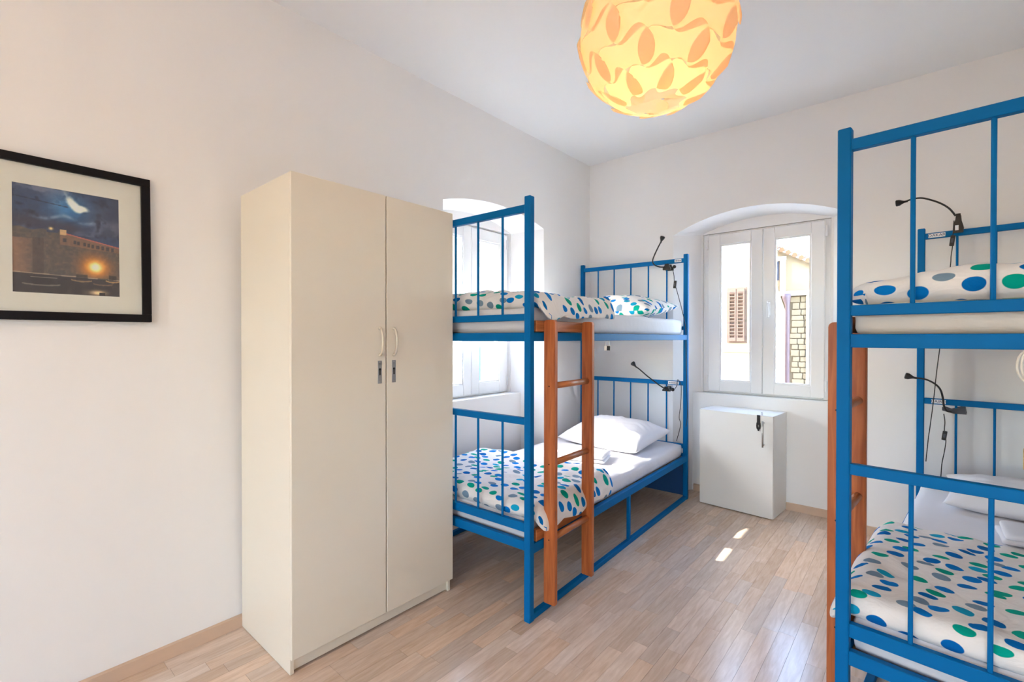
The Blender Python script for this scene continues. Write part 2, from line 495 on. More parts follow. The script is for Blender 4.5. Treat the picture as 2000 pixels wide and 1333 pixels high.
# two unseen glazed doors added in the wall behind the viewer for fill daylight
GD = ((-1.36, -0.74), (0.04, 0.66)); GZ = 2.30
bm_ = bmesh.new()
for xa_, xb_ in ((-2.55, GD[0][0]), (GD[0][1], GD[1][0]), (GD[1][1], RX + .12)):
    box(bm_, xa_, xb_, NY - .12, NY, 0, HC + .05)
for xa_, xb_ in GD:
    box(bm_, xa_, xb_, NY - .12, NY, GZ, HC + .05)
struct(obj('wall_near', bm_, 'wall_paint'))
def fill_door(name, xa_, xb_):
    w = bpy.data.objects.new(name, None); w.location = ((xa_ + xb_) / 2, NY - .06, 0); COL.objects.link(w)
    struct(w, 'unseen white glazed door added behind the viewer to let in fill daylight')
    hw = (xb_ - xa_) / 2
    for x0_, x1_ in ((-hw, 0), (0, hw)):
        bm = bmesh.new()
        box(bm, x0_, x0_ + .06, -.03, .03, 0.01, GZ, .003); box(bm, x1_ - .06, x1_, -.03, .03, 0.01, GZ, .003)
        box(bm, x0_ + .06, x1_ - .06, -.03, .03, 0.01, .12, .003); box(bm, x0_ + .06, x1_ - .06, -.03, .03, GZ - .07, GZ, .003)
        lf = obj('fill_door_leaf', bm, 'white_pvc', w)
        obj('pane', bx(x0_ + .058, x1_ - .058, -.004, .004, .118, GZ - .068), 'window_glass', lf)
for i_, (xa_, xb_) in enumerate(GD):
    fill_door('fill_door_%d' % (i_ + 1), xa_, xb_)
    portal('sky_portal_fill_door', ((xa_ + xb_) / 2, NY - .16, GZ / 2), (PI / 2, 0, 0), xb_ - xa_, GZ)
struct(obj('ceiling', bx(-3.0, RX + .15, NY - .15, 4.6, HC, HC + .12), 'ceiling_paint'))

# floor: strips of laminate, each visible one an object of its own
floor = struct(obj('floor', bx(-2.85, RX + .12, NY - .12, 4.5, -0.06, -0.0065), 'skirting'))
SW = 0.066
lens_ = [0.28, 0.36, 0.44, 0.52, 0.60]
strip_mesh = {}
for L in lens_:
    b_ = bx(-SW / 2 + .0004, SW / 2 - .0004, -L / 2 + .0004, L / 2 - .0004, -0.006, 0.0)
    me = bpy.data.meshes.new('plank'); b_.to_mesh(me); b_.free(); me.materials.append(MATS['floor_wood'])
    strip_mesh[L] = me
camM = scene.camera.matrix_world.inverted()
def in_view(x, y, margin=60):
    v = camM @ Vector((x, y, 0))
    if v.z > -0.05: return False
    px = 1000 + 923.06 * v.x / -v.z; py = 666.5 - 923.06 * v.y / -v.z
    return -margin < px < 2000 + margin and 600 < py < 1333 + margin
def hidden_floor(x, y):
    if x < -1.86 and 0.84 < y < 1.66: return True      # under the wardrobe
    if x < -1.95 and y > 1.2: return True              # behind wardrobe, deep under the bed
    if x > -0.10 and y > 2.6: return True              # deep under the right bunk
    if x < -1.42 and y > 2.45: return True
    if -1.31 < x < -0.80 and 3.88 < y < 4.12: return True
    return False
rest = bmesh.new()
strips = []
xx = -2.85 + SW / 2
while xx < RX + 0.1:
    y = NY - random.random() * .5
    while y < 4.45:
        L = random.choice(lens_)
        yc = y + L / 2
        vis = any(in_view(xx + dx, yc + dy) and not hidden_floor(xx + dx, yc + dy)
                  for dx in (-SW / 2, SW / 2) for dy in (-L / 2, 0, L / 2))
        strips.append((0 if vis else 1, xx * xx + yc * yc, xx, yc, L))
        y += L
    xx += SW
strips.sort()
for n_, (hid, d2, xc, yc, L) in enumerate(strips):        # the nearest visible strips are objects of their own
    if not hid and n_ < 300:
        o = bpy.data.objects.new('plank', strip_mesh[L]); o.location = (xc, yc, 0); link(o, floor)
    else:
        box(rest, xc - SW / 2 + .0004, xc + SW / 2 - .0004, yc - L / 2 + .0004, yc + L / 2 - .0004, -0.006, 0.0)
ro = obj('plank_field', rest, 'floor_wood', floor); ro['kind'] = 'stuff'

# skirting boards
def skirting(name, pts, h=0.056, t=0.013, inward=(1, 0)):
    bm = bmesh.new()
    iw = Vector((inward[0], inward[1], 0)) * t
    for (xa, ya), (xb, yb) in pts:
        A = Vector((xa, ya, 0)); B = Vector((xb, yb, 0)); Z = Vector((0, 0, h)); Z2 = Vector((0, 0, h - .004))
        v = [bm.verts.new(p) for p in (A, B, B + iw, A + iw, A + Z, B + Z, B + iw + Z2, A + iw + Z2)]
        for f in ((0, 1, 2, 3), (4, 7, 6, 5), (0, 4, 5, 1), (1, 5, 6, 2), (2, 6, 7, 3), (3, 7, 4, 0)):
            bm.faces.new([v[i] for i in f])
    bmesh.ops.recalc_face_normals(bm, faces=bm.faces)
    return struct(obj(name, bm, 'skirting'))
seg_l = lambda a, b: ((left_x(a, 0), a), (left_x(b, 0), b))
skirting('baseboard_left', [seg_l(NY, 2.09), seg_l(3.23, BY)])
skirting('baseboard_back', [((-2.42, BY), (-1.605, BY)), ((-1.48, BY + .165), (-0.45, BY + .165)), ((-0.38, BY), (RX, BY))], inward=(0, -1))
skirting('baseboard_right', [((RX, NY), (RX, BY))], inward=(-1, 0))

# ------------------------------------------------------------------ windows
def window(name, loc, rotz, label):
    w = bpy.data.objects.new(name, None); w.location = loc; w.rotation_euler = (0, 0, rotz); COL.objects.link(w)
    struct(w, label)
    hw = 0.465; z0, z1 = 0.852, 2.213
    bm = bmesh.new()
    box(bm, -hw, -hw + .05, 0, .07, z0, z1, .004); box(bm, hw - .05, hw, 0, .07, z0, z1, .004)
    box(bm, -hw + .05, hw - .05, 0, .07, z0, z0 + .03, .004); box(bm, -hw + .05, hw - .05, 0, .07, z1 - .04, z1, .004)
    obj('window_frame', bm, 'white_pvc', w)
    obj('window_sill', bx(-hw - .03, hw + .03, -.075, .0, z0 - .018, z0 - .001, .004), 'white_pvc', w)
    for k, (xa, xb, gl, gr) in enumerate(((-.418, .006, .098, .086), (.010, .428, .083, .090))):
        s = bpy.data.objects.new('sash', None); link(s, w)
        za, zb = z0 + .014, z1 - .012
        bm = bmesh.new()
        box(bm, xa, xa + gl, -.022, .045, za, zb, .005); box(bm, xb - gr, xb, -.022, .045, za, zb, .005)
        box(bm, xa + gl - .004, xb - gr + .004, -.021, .044, za, za + .090, .005)
        box(bm, xa + gl - .004, xb - gr + .004, -.021, .044, zb - .092, zb, .005)
        obj('sash_frame', bm, 'white_pvc', s)
        obj('glazing_bead', frame_ring(xa + gl - .001, xb - gr + .001, za + .089, zb - .091, -.016, .0, .012), 'white_pvc', s)
        obj('pane', bx(xa + gl - .002, xb - gr + .002, .012, .018, za + .088, zb - .090), 'window_glass', s)
        if k == 1:
            bm = bmesh.new()
            box(bm, xa + .030, xa + .056, -.032, -.021, 1.50, 1.62, .004)
            box(bm, xa + .034, xa + .052, -.062, -.028, 1.585, 1.605, .004)
            box(bm, xa + .034, xa + .052, -.064, -.048, 1.48, 1.605, .006)
            obj('window_handle', bm, 'white_pvc', s)
        hx = xa - .008 if k == 0 else xb + .008
        for hz in (za + .05, zb - .12):
            obj('hinge', tube(bmesh.new(), [(hx, -.02, hz), (hx, -.02, hz + .08)], .008, 8), 'white_pvc', s)
    return w

def frame_ring(x0, x1, z0, z1, y0, y1, t):
    bm = bmesh.new()
    box(bm, x0, x0 + t, y0, y1, z0, z1); box(bm, x1 - t, x1, y0, y1, z0, z1)
    box(bm, x0 + t, x1 - t, y0, y1, z0, z0 + t); box(bm, x0 + t, x1 - t, y0, y1, z1 - t, z1)
    return bm

window('window_1', (-0.965, WY + .012, 0), 0, 'white double casement window in arched niche above the small locker')
window('window_2', (WXL - .012, 2.62, 0), PI / 2, 'white double casement window in arched niche behind the bunk beside wardrobe')
portal('sky_portal_back', (-0.965, WY + .16, 1.53), (-PI / 2, 0, 0), .93, 1.37)
portal('sky_portal_left', (WXL - .16, 2.62, 1.53), (PI / 2, 0, -PI / 2), .93, 1.37)

# ------------------------------------------------------------------ wardrobe
def wardrobe():
    x0, x1, y0, y1, H = -2.336, -1.832, 0.823, 1.652, 1.963
    t = thing('wardrobe', 'tall cream two-door wardrobe standing against the left wall', 'wardrobe', (x0, (y0 + y1) / 2, 0))
    oy = (y0 + y1) / 2
    X = lambda x: x - x0
    Y = lambda y: y - oy
    xd = x1 - .018
    obj('side_panel', bx(X(x0), X(xd), Y(y0), Y(y0 + .016), 0.002, H, .0015), 'cream_board', t)
    obj('side_panel', bx(X(x0), X(xd), Y(y1 - .016), Y(y1), 0.002, H, .0015), 'cream_board', t)
    obj('top_panel', bx(X(x0), X(xd), Y(y0 + .016), Y(y1 - .016), H - .018, H - .001), 'cream_board', t)
    obj('bottom_panel', bx(X(x0), X(xd), Y(y0 + .016), Y(y1 - .016), .064, .080), 'cream_board', t)
    obj('back_panel', bx(X(x0 + .002), X(x0 + .006), Y(y0 + .016), Y(y1 - .016), .064, H - .018), 'cream_board', t)
    obj('plinth', bx(X(xd - .030), X(xd - .014), Y(y0 + .016), Y(y1 - .016), .008, .064), 'cream_board', t)
    for k, (ya, yb) in enumerate(((y0 - .001, 1.2490), (1.2545, y1 + .003))):
        d = obj('door', bx(X(xd + .002), X(x1), Y(ya), Y(yb), .066, H, .0018), 'cream_board', t)
        hy = Y(1.2165 if k == 0 else 1.291)
        bm = bmesh.new()
        pts = [(X(x1) - .003 + .030 * math.sin(PI * i / 12) ** .8, hy, 1.302 + .062 * math.cos(PI * i / 12)) for i in range(13)]
        tube(bm, pts, [.0045 + .0015 * math.sin(PI * i / 12) for i in range(13)], 8)
        for zz in (1.362, 1.242):
            lathe(bm, [(.0075, 0), (.0075, .006), (.005, .009)], 10, frame_axis((X(x1) - .001, hy, zz), (1, 0, 0)))
        obj('handle', bm, 'satin_handle', d, smooth=True)
        pl_ = obj('lock_plate', bx(X(x1) - .001, X(x1) + .002, hy - .010, hy + .010, 1.115, 1.217, .0006), 'plate_steel', d)
        bm = bmesh.new()
        lathe(bm, [(.0055, 0), (.0055, .0012)], 12, frame_axis((X(x1) + .0018, hy, 1.178), (1, 0, 0)))
        box(bm, X(x1) + .0018, X(x1) + .003, hy - .003, hy + .003, 1.152, 1.178)
        obj('keyhole', bm, 'black_plastic', pl_)
        for zz in (1.122, 1.210):
            obj('screw', lathe(bmesh.new(), [(.003, 0), (.002, .0012)], 8, frame_axis((X(x1) + .0018, hy, zz), (1, 0, 0))), 'steel', pl_)
wardrobe()

# ------------------------------------------------------------------ locker under the window
def locker():
    rot = -0.0725
    t = thing('locker', 'low white single-door locker on the floor under the arched window', 'cabinet', (-1.331, 3.846, 0), rot)
    W, Dp, H = 0.537, 0.325, 0.752
    obj('body', bx(0, W, .018, Dp, .004, H, .0015), 'white_board', t)
    d = obj('door', bx(.001, W - .001, 0, .016, .006, H - .001, .0015), 'white_board', t)
    hx = W - .062
    bm = bmesh.new()
    tube(bm, [(hx, -.030, .715), (hx, -.030, .525)], .006, 10)
    for zz in (.700, .540):
        tube(bm, [(hx, .0, zz), (hx, -.030, zz)], .004, 8)
    obj('bar_handle', bm, 'steel', d, smooth=True)
    h = bpy.data.objects.new('hasp', None); link(h, d)
    cx = hx - .036
    obj('hasp_strap', bx(cx - .011, cx + .011, -.005, .0, .695, H + .001, .001), 'black_plastic', h)
    bm = bmesh.new()
    ring = []
    prof = [(-.013, .697), (.013, .697), (.015, .675), (.013, .655), (.006, .645), (.004, .637), (-.004, .637), (-.006, .645), (-.013, .655), (-.015, .675)]
    hole = [(.0045 * math.cos(2 * PI * k / 10), .672 + .010 * math.sin(2 * PI * k / 10)) for k in range(10)]
    order = [2, 1, 0, 9, 8, 7, 6, 5, 4, 3]
    po = sorted(prof, key=lambda p: math.atan2(p[1] - .670, p[0]))
    ho = sorted(hole, key=lambda p: math.atan2(p[1] - .672, p[0]))
    for y_ in (-.007, -.001):
        ring.append(([bm.verts.new((cx + p[0], y_, p[1])) for p in po], [bm.verts.new((cx + p[0], y_, p[1])) for p in ho]))
    for k in range(10):
        j = (k + 1) % 10
        bm.faces.new((ring[0][0][k], ring[0][0][j], ring[0][1][j], ring[0][1][k]))
        bm.faces.new((ring[1][0][k], ring[1][1][k], ring[1][1][j], ring[1][0][j]))
        bm.faces.new((ring[0][0][k], ring[1][0][k], ring[1][0][j], ring[0][0][j]))
        bm.faces.new((ring[0][1][k], ring[0][1][j], ring[1][1][j], ring[1][1][k]))
    bmesh.ops.recalc_face_normals(bm, faces=bm.faces)
    obj('hasp_eye', bm, 'black_plastic', h)
    bm = bmesh.new()
    tube(bm, catmull([(cx + .014, .012, H), (cx + .014, .012, H + .018), (cx + .018, .012, H + .022), (cx + .022, .012, H + .018), (cx + .022, .012, H)], 4), .002, 6)
    obj('staple', bm, 'steel', d)
locker()

# ------------------------------------------------------------------ framed picture
def picture():
    ya, yb, za, zb = 0.010, 0.497, 1.381, 1.960
    def wx(y, z): return left_x(y, z) + .004
    xm = min(wx(ya, zb), wx(yb, zb), wx(ya, za), wx(yb, za))
    # the picture hangs flat on the leaning wall: build upright, tilt by the wall's lean
    zc = (za + zb) / 2; yc = (ya + yb) / 2
    lean = math.atan2(left_x(yc, za) - left_x(yc, zb), zb - za)
    yaw = math.atan2(left_x(yb, zc) - left_x(ya, zc), yb - ya)
    t = thing('framed_picture', 'black framed night harbour photograph hanging on the left wall', 'picture', (left_x(yc, zc) + .004, yc, zc))
    t.rotation_euler = (0, -lean, -yaw)
    Y = lambda y: y - yc
    Z = lambda z: z - zc
    fw = .030
    for n_, (a, b, c, d) in enumerate(((ya, yb, zb - fw, zb), (ya, yb, za, za + fw), (ya, ya + fw, za + fw, zb - fw), (yb - fw, yb, za + fw, zb - fw))):
        obj('frame_bar', bx(0, .024, Y(a), Y(b), Z(c), Z(d), .0025, 2), 'frame_black', t)
    # mat board as a ring
    p0, p1, q0, q1 = .110, .398, 1.478, 1.859
    bm = bmesh.new()
    for a, b, c, d in ((ya + fw - .004, yb - fw + .004, q1, zb - fw + .004), (ya + fw - .004, yb - fw + .004, za + fw - .004, q0),
                       (ya + fw - .004, p0, q0, q1), (p1, yb - fw + .004, q0, q1)):
        box(bm, .008, .011, Y(a), Y(b), Z(c), Z(d))
    obj('mat_board', bm, 'passepartout', t)
    nx, nz = 150, 196
    u, v = np.meshgrid(np.linspace(0, 1, nx + 1), np.linspace(0, 1, nz + 1), indexing='xy')   # v up
    def fbm(x, y, o=5, s=0):
        out = np.zeros_like(x); amp = 1.0; fr = 1.0
        rs = np.random.RandomState(11 + s)
        for k in range(o):
            g = rs.rand(66, 66)
            xi = (x * fr) % 64; yi = (y * fr) % 64
            x0 = np.floor(xi).astype(int); y0 = np.floor(yi).astype(int); fx = xi - x0; fy = yi - y0
            fx = fx * fx * (3 - 2 * fx); fy = fy * fy * (3 - 2 * fy)
            out += amp * (g[y0, x0] * (1 - fx) * (1 - fy) + g[y0, x0 + 1] * fx * (1 - fy) + g[y0 + 1, x0] * (1 - fx) * fy + g[y0 + 1, x0 + 1] * fx * fy)
            amp *= .5; fr *= 2
        return out / 1.95
    C = np.zeros(u.shape + (3,))
    def mix(m, c):
        nonlocal C
        m = np.clip(m, 0, 1)[..., None]; C = C * (1 - m) + np.array(c) / 255.0 * m
    n1 = fbm(u * 5 + 3, v * 7); n2 = fbm(u * 14 + 9, v * 16, 4, 3); n3 = fbm(u * 40, v * 46, 3, 5)
    C[:] = np.array((52, 66, 96)) / 255.0
    mix((n1 - .35) * 1.6, (74, 78, 104)); mix((n2 - .5) * 1.2, (40, 44, 66))
    mix((n1 - .52) * 5 * (v > .58), (104, 108, 130)); mix((.42 - n2) * 4 * (v > .58), (34, 38, 60))
    mix(np.exp(-((u - .50) ** 2 / .035 + (v - .83) ** 2 / .018)) * .85, (52, 116, 170))
    mix((u - .62) * 1.2 * (v > .6), (62, 60, 78))
    # moonlit cloud
    mo = np.exp(-(((u - .545) + (v - .87) * .55) ** 2 / .0035 + (v - .885) ** 2 / .006)) + np.exp(-((u - .63) ** 2 / .004 + (v - .845) ** 2 / .0012))
    mix((mo * 1.5 - .35 + (n2 - .5) * .9) * 1.4, (226, 222, 206))
    mix(np.exp(-((u - .14) ** 2 / .05 + (v - .67) ** 2 / .004)) * .8 + np.exp(-((u - .50) ** 2 / .02 + (v - .64) ** 2 / .003)) * .8, (62, 56, 72))
    edge = np.exp(-((v - (.735 - .05 * np.abs(u - .45) + .02 * np.sin(u * 17))) ** 2) / .0003) * (u > .1) * (u < .85)
    mix(edge * np.clip(n2 * 2.2 - .55, 0, 1) * .8, (130, 150, 176))
    mix((np.abs(v - (.885 - .085 * u)) < .0035) * (u < .5) * .8, (28, 34, 54))
    # fortress wall and houses
    top = np.where(u < .30, .60 + .01 * np.sin(u * 30), np.where(u < .40, .585, .60 - .20 * (u - .4)))
    wall = np.clip((top - v) * 120, 0, 1)
    mix(wall, (84, 76, 76)); mix(wall * (n3 - .35) * 1.2, (118, 96, 78)); mix(wall * np.clip((.22 - u) * 4, 0, 1) * (v < .5), (142, 104, 84))
    mix(wall * (np.abs(u - .22) < .05) * (v < .52) * .5, (70, 56, 56))
    houses = (u > .42) & (v < .60 - .16 * (u - .4)) & (v > .475 - .05 * (u - .4))
    mix(houses * .75, (128, 96, 78)); mix(((u > .42) & (np.abs(v - (.60 - .16 * (u - .4) - .005)) < .006)) * .9, (176, 96, 84))
    for wx_ in (.46, .555, .59, .65, .69, .73, .78, .83, .88, .93):
        mix(((np.abs(u - wx_) < .014) & (np.abs(v - (.525 - .10 * (wx_ - .4))) < .018)) * .85, (58, 56, 66))
    mix(((np.abs(u - .45) < .03) & (np.abs(v - .595) < .026)) * .9, (196, 162, 116))
    mix(np.exp(-((u - .335) ** 2 / .0004 + (v - .617) ** 2 / .0002)), (230, 190, 120))
    # street lamp glow
    r2 = (u - .755) ** 2 / 1.0 + ((v - .285) * 1.32) ** 2
    mix(np.exp(-r2 / .022) * .95 * (v > .17), (196, 110, 48)); mix(np.exp(-r2 / .009), (244, 160, 44)); mix(np.exp(-r2 / .0032) * 1.3, (255, 244, 190))
    # water and boats
    wat = np.clip((.185 - .02 * u - v) * 90, 0, 1)
    mix(wat, (54, 48, 54)); mix(wat * (n2 - .45) * 1.8, (86, 74, 72))
    mix((np.abs(v - (.186 - .02 * u)) < .004) * .8, (170, 148, 128))
    for bx_, by_, bw, c in ((.25, .085, .17, (128, 118, 112)), (.62, .145, .10, (150, 120, 92)), (.83, .12, .10, (120, 92, 80)), (.93, .155, .07, (178, 140, 100))):
        mix(((np.abs(u - bx_) < bw) & (np.abs(v - by_ + .012 * np.cos((u - bx_) / bw * 1.5)) < .006)) * .85, c)
        mix(((np.abs(u - bx_) < bw * .55) & (np.abs(v - by_ - .035) < .022)) * .6, (44, 42, 46))
    mix(((np.abs(u - .27) < .12) & (np.abs(v - .148) < .004)) * .8, (150, 140, 130))
    mix(np.exp(-((u - .78) ** 2 / .006 + (v - .03) ** 2 / .0006)), (240, 200, 150)); mix(((np.abs(u - .82) < .03) & (v < .035)) * .9, (30, 26, 30))
    C = C * (0.93 + 0.14 * n3[..., None])
    C = np.clip(C, 0, 1)
    C = np.clip(C * 1.22, 0, 1)
    lin = np.where(C <= .04045, C / 12.92, ((C + .055) / 1.055) ** 2.4)
    verts = np.zeros(((nx + 1) * (nz + 1), 3))
    # seen from the room the picture's left is towards -Y
    verts[:, 0] = .0085
    verts[:, 1] = (p0 + u.ravel() * (p1 - p0)) - yc; verts[:, 2] = (q0 + v.ravel() * (q1 - q0)) - zc
    idx = np.arange((nx + 1) * (nz + 1)).reshape(nz + 1, nx + 1)
    faces = np.stack((idx[:-1, :-1], idx[:-1, 1:], idx[1:, 1:], idx[1:, :-1]), -1).reshape(-1, 4)
    me = bpy.data.meshes.new('print'); me.from_pydata(verts.tolist(), [], faces.tolist())
    ca = me.color_attributes.new('Col', 'FLOAT_COLOR', 'POINT')
    ca.data.foreach_set('color', np.concatenate((lin.reshape(-1, 3), np.ones((lin.size // 3, 1))), 1).ravel())
    o = obj('print', me, 'photo_print', t); o['label'] = 'night photograph of a fortress wall, moonlit cloud and glowing street lamp over boats'
    obj('backing', bx(0, .007, Y(ya + .01), Y(yb - .01), Z(za + .01), Z(zb - .01)), 'frame_black', t)
    obj('glazing', bx(.0125, .0140, Y(ya + fw - .003), Y(yb - fw + .003), Z(za + fw - .003), Z(zb - fw + .003)), 'window_glass', t)
picture()

# ------------------------------------------------------------------ bunk beds
PW = 0.035
class Bunk: pass
def bunk(label, loc, rotz, W, L, dz, side, tags):
    """local x across (centre 0), y along from foot 0 to head L; side = +1/-1: which long side faces the room"""
    t = thing('bunk_bed', label, 'bunk bed', loc, rotz, 'blue metal bunk beds')
    B = Bunk(); B.root = t; B.W = W; B.L = L; B.dz = dz; B.side = side
    B.M = Matrix.Translation(Vector(loc)) @ Matrix.Rotation(rotz, 4, 'Z')
    hw = W / 2
    Zf = lambda z: z + dz
    for sx in (-1, 1):
        xa = hw - PW if sx > 0 else -hw
        obj('post', bx(xa, xa + PW, 0, PW, 0, Zf(1.975), .003), 'blue_metal', t)
        obj('post', bx(xa, xa + PW, L - PW, L, 0, Zf(2.005), .003), 'blue_metal', t)
        obj('side_rail', bx(xa + .003, xa + PW - .003, PW, L - PW, Zf(1.304), Zf(1.345), .002), 'blue_metal', t)
        obj('side_rail', bx(xa + .003, xa + PW - .003, PW, L - PW, Zf(.312), Zf(.358), .002), 'blue_metal', t)
        obj('floor_rail', bx(xa + .004, xa + PW - .004, PW, L - PW, .001, .030, .002), 'blue_metal', t)
        obj('support_post', bx(xa + .008, xa + PW - .008, 1.073, 1.098, .030, Zf(.312), .002), 'blue_metal', t)
    def cross(name, y, za, zb):
        obj(name, bx(-hw + PW - .001, hw - PW + .001, y + .005, y + .030, Zf(za), Zf(zb), .002), 'blue_metal', t)
    for y, hd, zs in ((0, 0, ((1.905, 1.939), (1.400, 1.432), (1.303, 1.344), (.914, .947), (.414, .456), (.328, .372))),
                      (L - PW, 1, ((1.938, 1.973), (1.385, 1.415), (1.303, 1.344), (.930, .965), (.414, .450), (.328, .372)))):
        for za, zb in zs:
            cross('head_rail' if hd else 'foot_rail', y, za, zb)
        for (za, zb) in (((1.415 if hd else 1.432), (1.938 if hd else 1.905)), ((.450 if hd else .456), (.930 if hd else .914))):
            bm0 = tube(bmesh.new(), [(0, 0, Zf(za) - .001), (0, 0, Zf(zb) + .001)], .0062, 10)
            me = bpy.data.meshes.new('bar'); bm0.to_mesh(me); bm0.free()
            me.materials.append(MATS['blue_metal'])
            for k in range(5):
                xk = (hw - PW / 2) - (k + 1) * (W - PW) / 6
                o = bpy.data.objects.new('bar', me); o.location = (xk, y + .0175, 0); link(o, t)
    obj('head_panel', bx(-hw + PW, hw - PW, L - PW + .012, L - PW + .020, .03, Zf(.33)), 'navy_panel', t)
    obj('bed_base', bx(-hw + PW - .002, hw - PW + .002, .034, L - .034, Zf(1.318), Zf(1.338)), 'plywood', t)
    obj('bed_base', bx(-hw + PW - .002, hw - PW + .002, .034, L - .034, Zf(.330), Zf(.350)), 'plywood', t)
    for (xa, xb, z, txt) in tags:
        s = obj('name_tag', bx(xa, xb, L - PW + .0035, L - PW + .0052, Zf(z) - .012, Zf(z) + .012), 'sticker', t)
        s['label'] = 'small white name sticker'
        if txt:
            text_mesh('lettering', txt, .0235, 'lettering', s, ((xa + xb) / 2, L - PW + .0033, Zf(z)), (PI / 2, 0, 0))
        else:
            bm = bmesh.new(); x = xa + .008
            while x < xb - .010:
                w_ = random.choice((.003, .005, .006)); box(bm, x, x + w_, L - PW + .0030, L - PW + .0036, Zf(z) - .006, Zf(z) + .006); x += w_ + .004
            obj('lettering', bm, 'lettering', s)
    return B
def wpt(B, x, y, z): return B.M @ Vector((x, y, z + B.dz))

# left bunk: outer foot corner on the room side measured at (-1.359, 1.694)
dA = Vector((-.0353, .9994, 0)); eA = Vector((-.9994, -.0353, 0))
oA = Vector((-1.359, 1.694, 0)) + eA * (-.007 + .50)
xA = lambda u: .493 - u
BA = bunk('blue metal bunk bed against the left wall beside the wardrobe', oA, math.radians(2.023), 1.0, 2.18, 0.0, 1,
          [(xA(.101), xA(.046), 1.956, ''), (xA(.153), xA(.064), .948, '')])
rB = math.radians(-5.0)
oB = Vector((-.195, 1.765, 0)) + Vector((math.cos(rB), math.sin(rB), 0)) * .50
xB = lambda u: u - .50
BB = bunk('blue metal bunk bed at the right edge, nearest the viewer', oB, rB, 1.0, 2.125, -0.012, -1,
          [(xB(.050), xB(.127), 1.955, 'DAKAR'), (xB(.069), xB(.134), .948, 'CAIRO')])

# ladders
def ladder(B, s1, s2, depth, zt, label):
    sd = B.side; hw = B.W / 2
    t = thing('bunk_ladder', label, 'ladder', B.M @ Vector((sd * (hw + depth / 2), (s1 + s2) / 2, 0)), B.root.rotation_euler.z, 'orange wooden bunk ladders')
    T = .027
    ym = (s1 + s2) / 2
    for s in (s1, s2):
        bm = bx(-depth / 2 + .001, depth / 2, s - ym, s - ym + T, .055, zt + B.dz, 0)
        es = [e for e in bm.edges if abs(e.verts[0].co.z - e.verts[1].co.z) < 1e-5 and abs(e.verts[0].co.x - e.verts[1].co.x) < 1e-5 and e.verts[0].co.z > 1]
        bmesh.ops.bevel(bm, geom=es, offset=.016, segments=4, affect='EDGES', profile=.5)
        es = [e for e in bm.edges if e.calc_face_angle(0) > .6]
        bmesh.ops.bevel(bm, geom=es, offset=.003, segments=2, affect='EDGES')
        o = obj('stile', bm, 'ladder_wood', t)
        for zz in (1.091, .721, .362):
            obj('screw', lathe(bmesh.new(), [(.0035, 0), (.003, .0008)], 8, frame_axis((0, s - ym - .0002 if s == s1 else s - ym + T, zz + B.dz), (0, -1 if s == s1 else 1, 0))), 'frame_black', o)
    for zz in (1.091, .721, .362):
        bm = tube(bmesh.new(), [(0, s1 - ym + T - .002, zz + B.dz), (0, s2 - ym + .002, zz + B.dz)], .0155, 16)
        obj('rung', bm, 'rung_wood', t, smooth=True)
    xi = -sd * depth / 2
    for za, zb in ((1.349, 1.402), (.362, .418)):
        xa, xb = sorted((xi - sd * .001, xi - sd * .024))
        obj('crosspiece', bx(xa, xb, s1 - ym - .055, s2 - ym + .04, za + B.dz, zb + B.dz, .003), 'rung_wood', t)
    return t
ladder(BA, .108, .461, .064, 1.405, 'orange-brown wooden ladder on the left bunk beside the wardrobe')
ladder(BB, .135, .484, .052, 1.385, 'orange-brown wooden ladder on the right-hand bunk')

# bedding
def mattress(B, z, h, label, seed, m='sheet'):
    def df(p):
        q = Vector((p.x * 5 + seed, p.y * 5, p.z * 9))
        n = noise.noise(q) * .006 + noise.noise(q * 2.7) * .003
        edge = max(0, abs(p.x) - .38) / .1
        p.z += n * (p.z / h) - .010 * min(1, edge) * (p.z / h) * 0
        if abs(p.x) > .44: p.x += math.copysign(n * 1.2, p.x)
        if abs(p.y) > B.L / 2 - .12: p.y += math.copysign(n * .6, p.y) 
        return p
    bm = soft_box(B.W - .066, B.L - .090, h, .028, (22, 44, 4), df)
    o = obj('mattress', bm, m, None, smooth=True, loc=B.M @ Vector((0, B.L / 2, z + B.dz)), rot=(0, 0, B.root.rotation_euler.z))
    return tag(o, label, 'mattress', 'bunk mattresses')
mattress(BA, 1.3385, .129, 'upper mattress of the left bunk under a white fitted sheet', 1)
mattress(BA, .3505, .108, 'lower mattress of the left bunk with sunlit white fitted sheet', 5)
mattress(BB, 1.3385, .101, 'upper mattress of the right-hand bunk in a pale cover', 9, 'mattress_cover')
mattress(BB, .3505, .108, 'lower mattress of the right-hand bunk under a white sheet', 13)

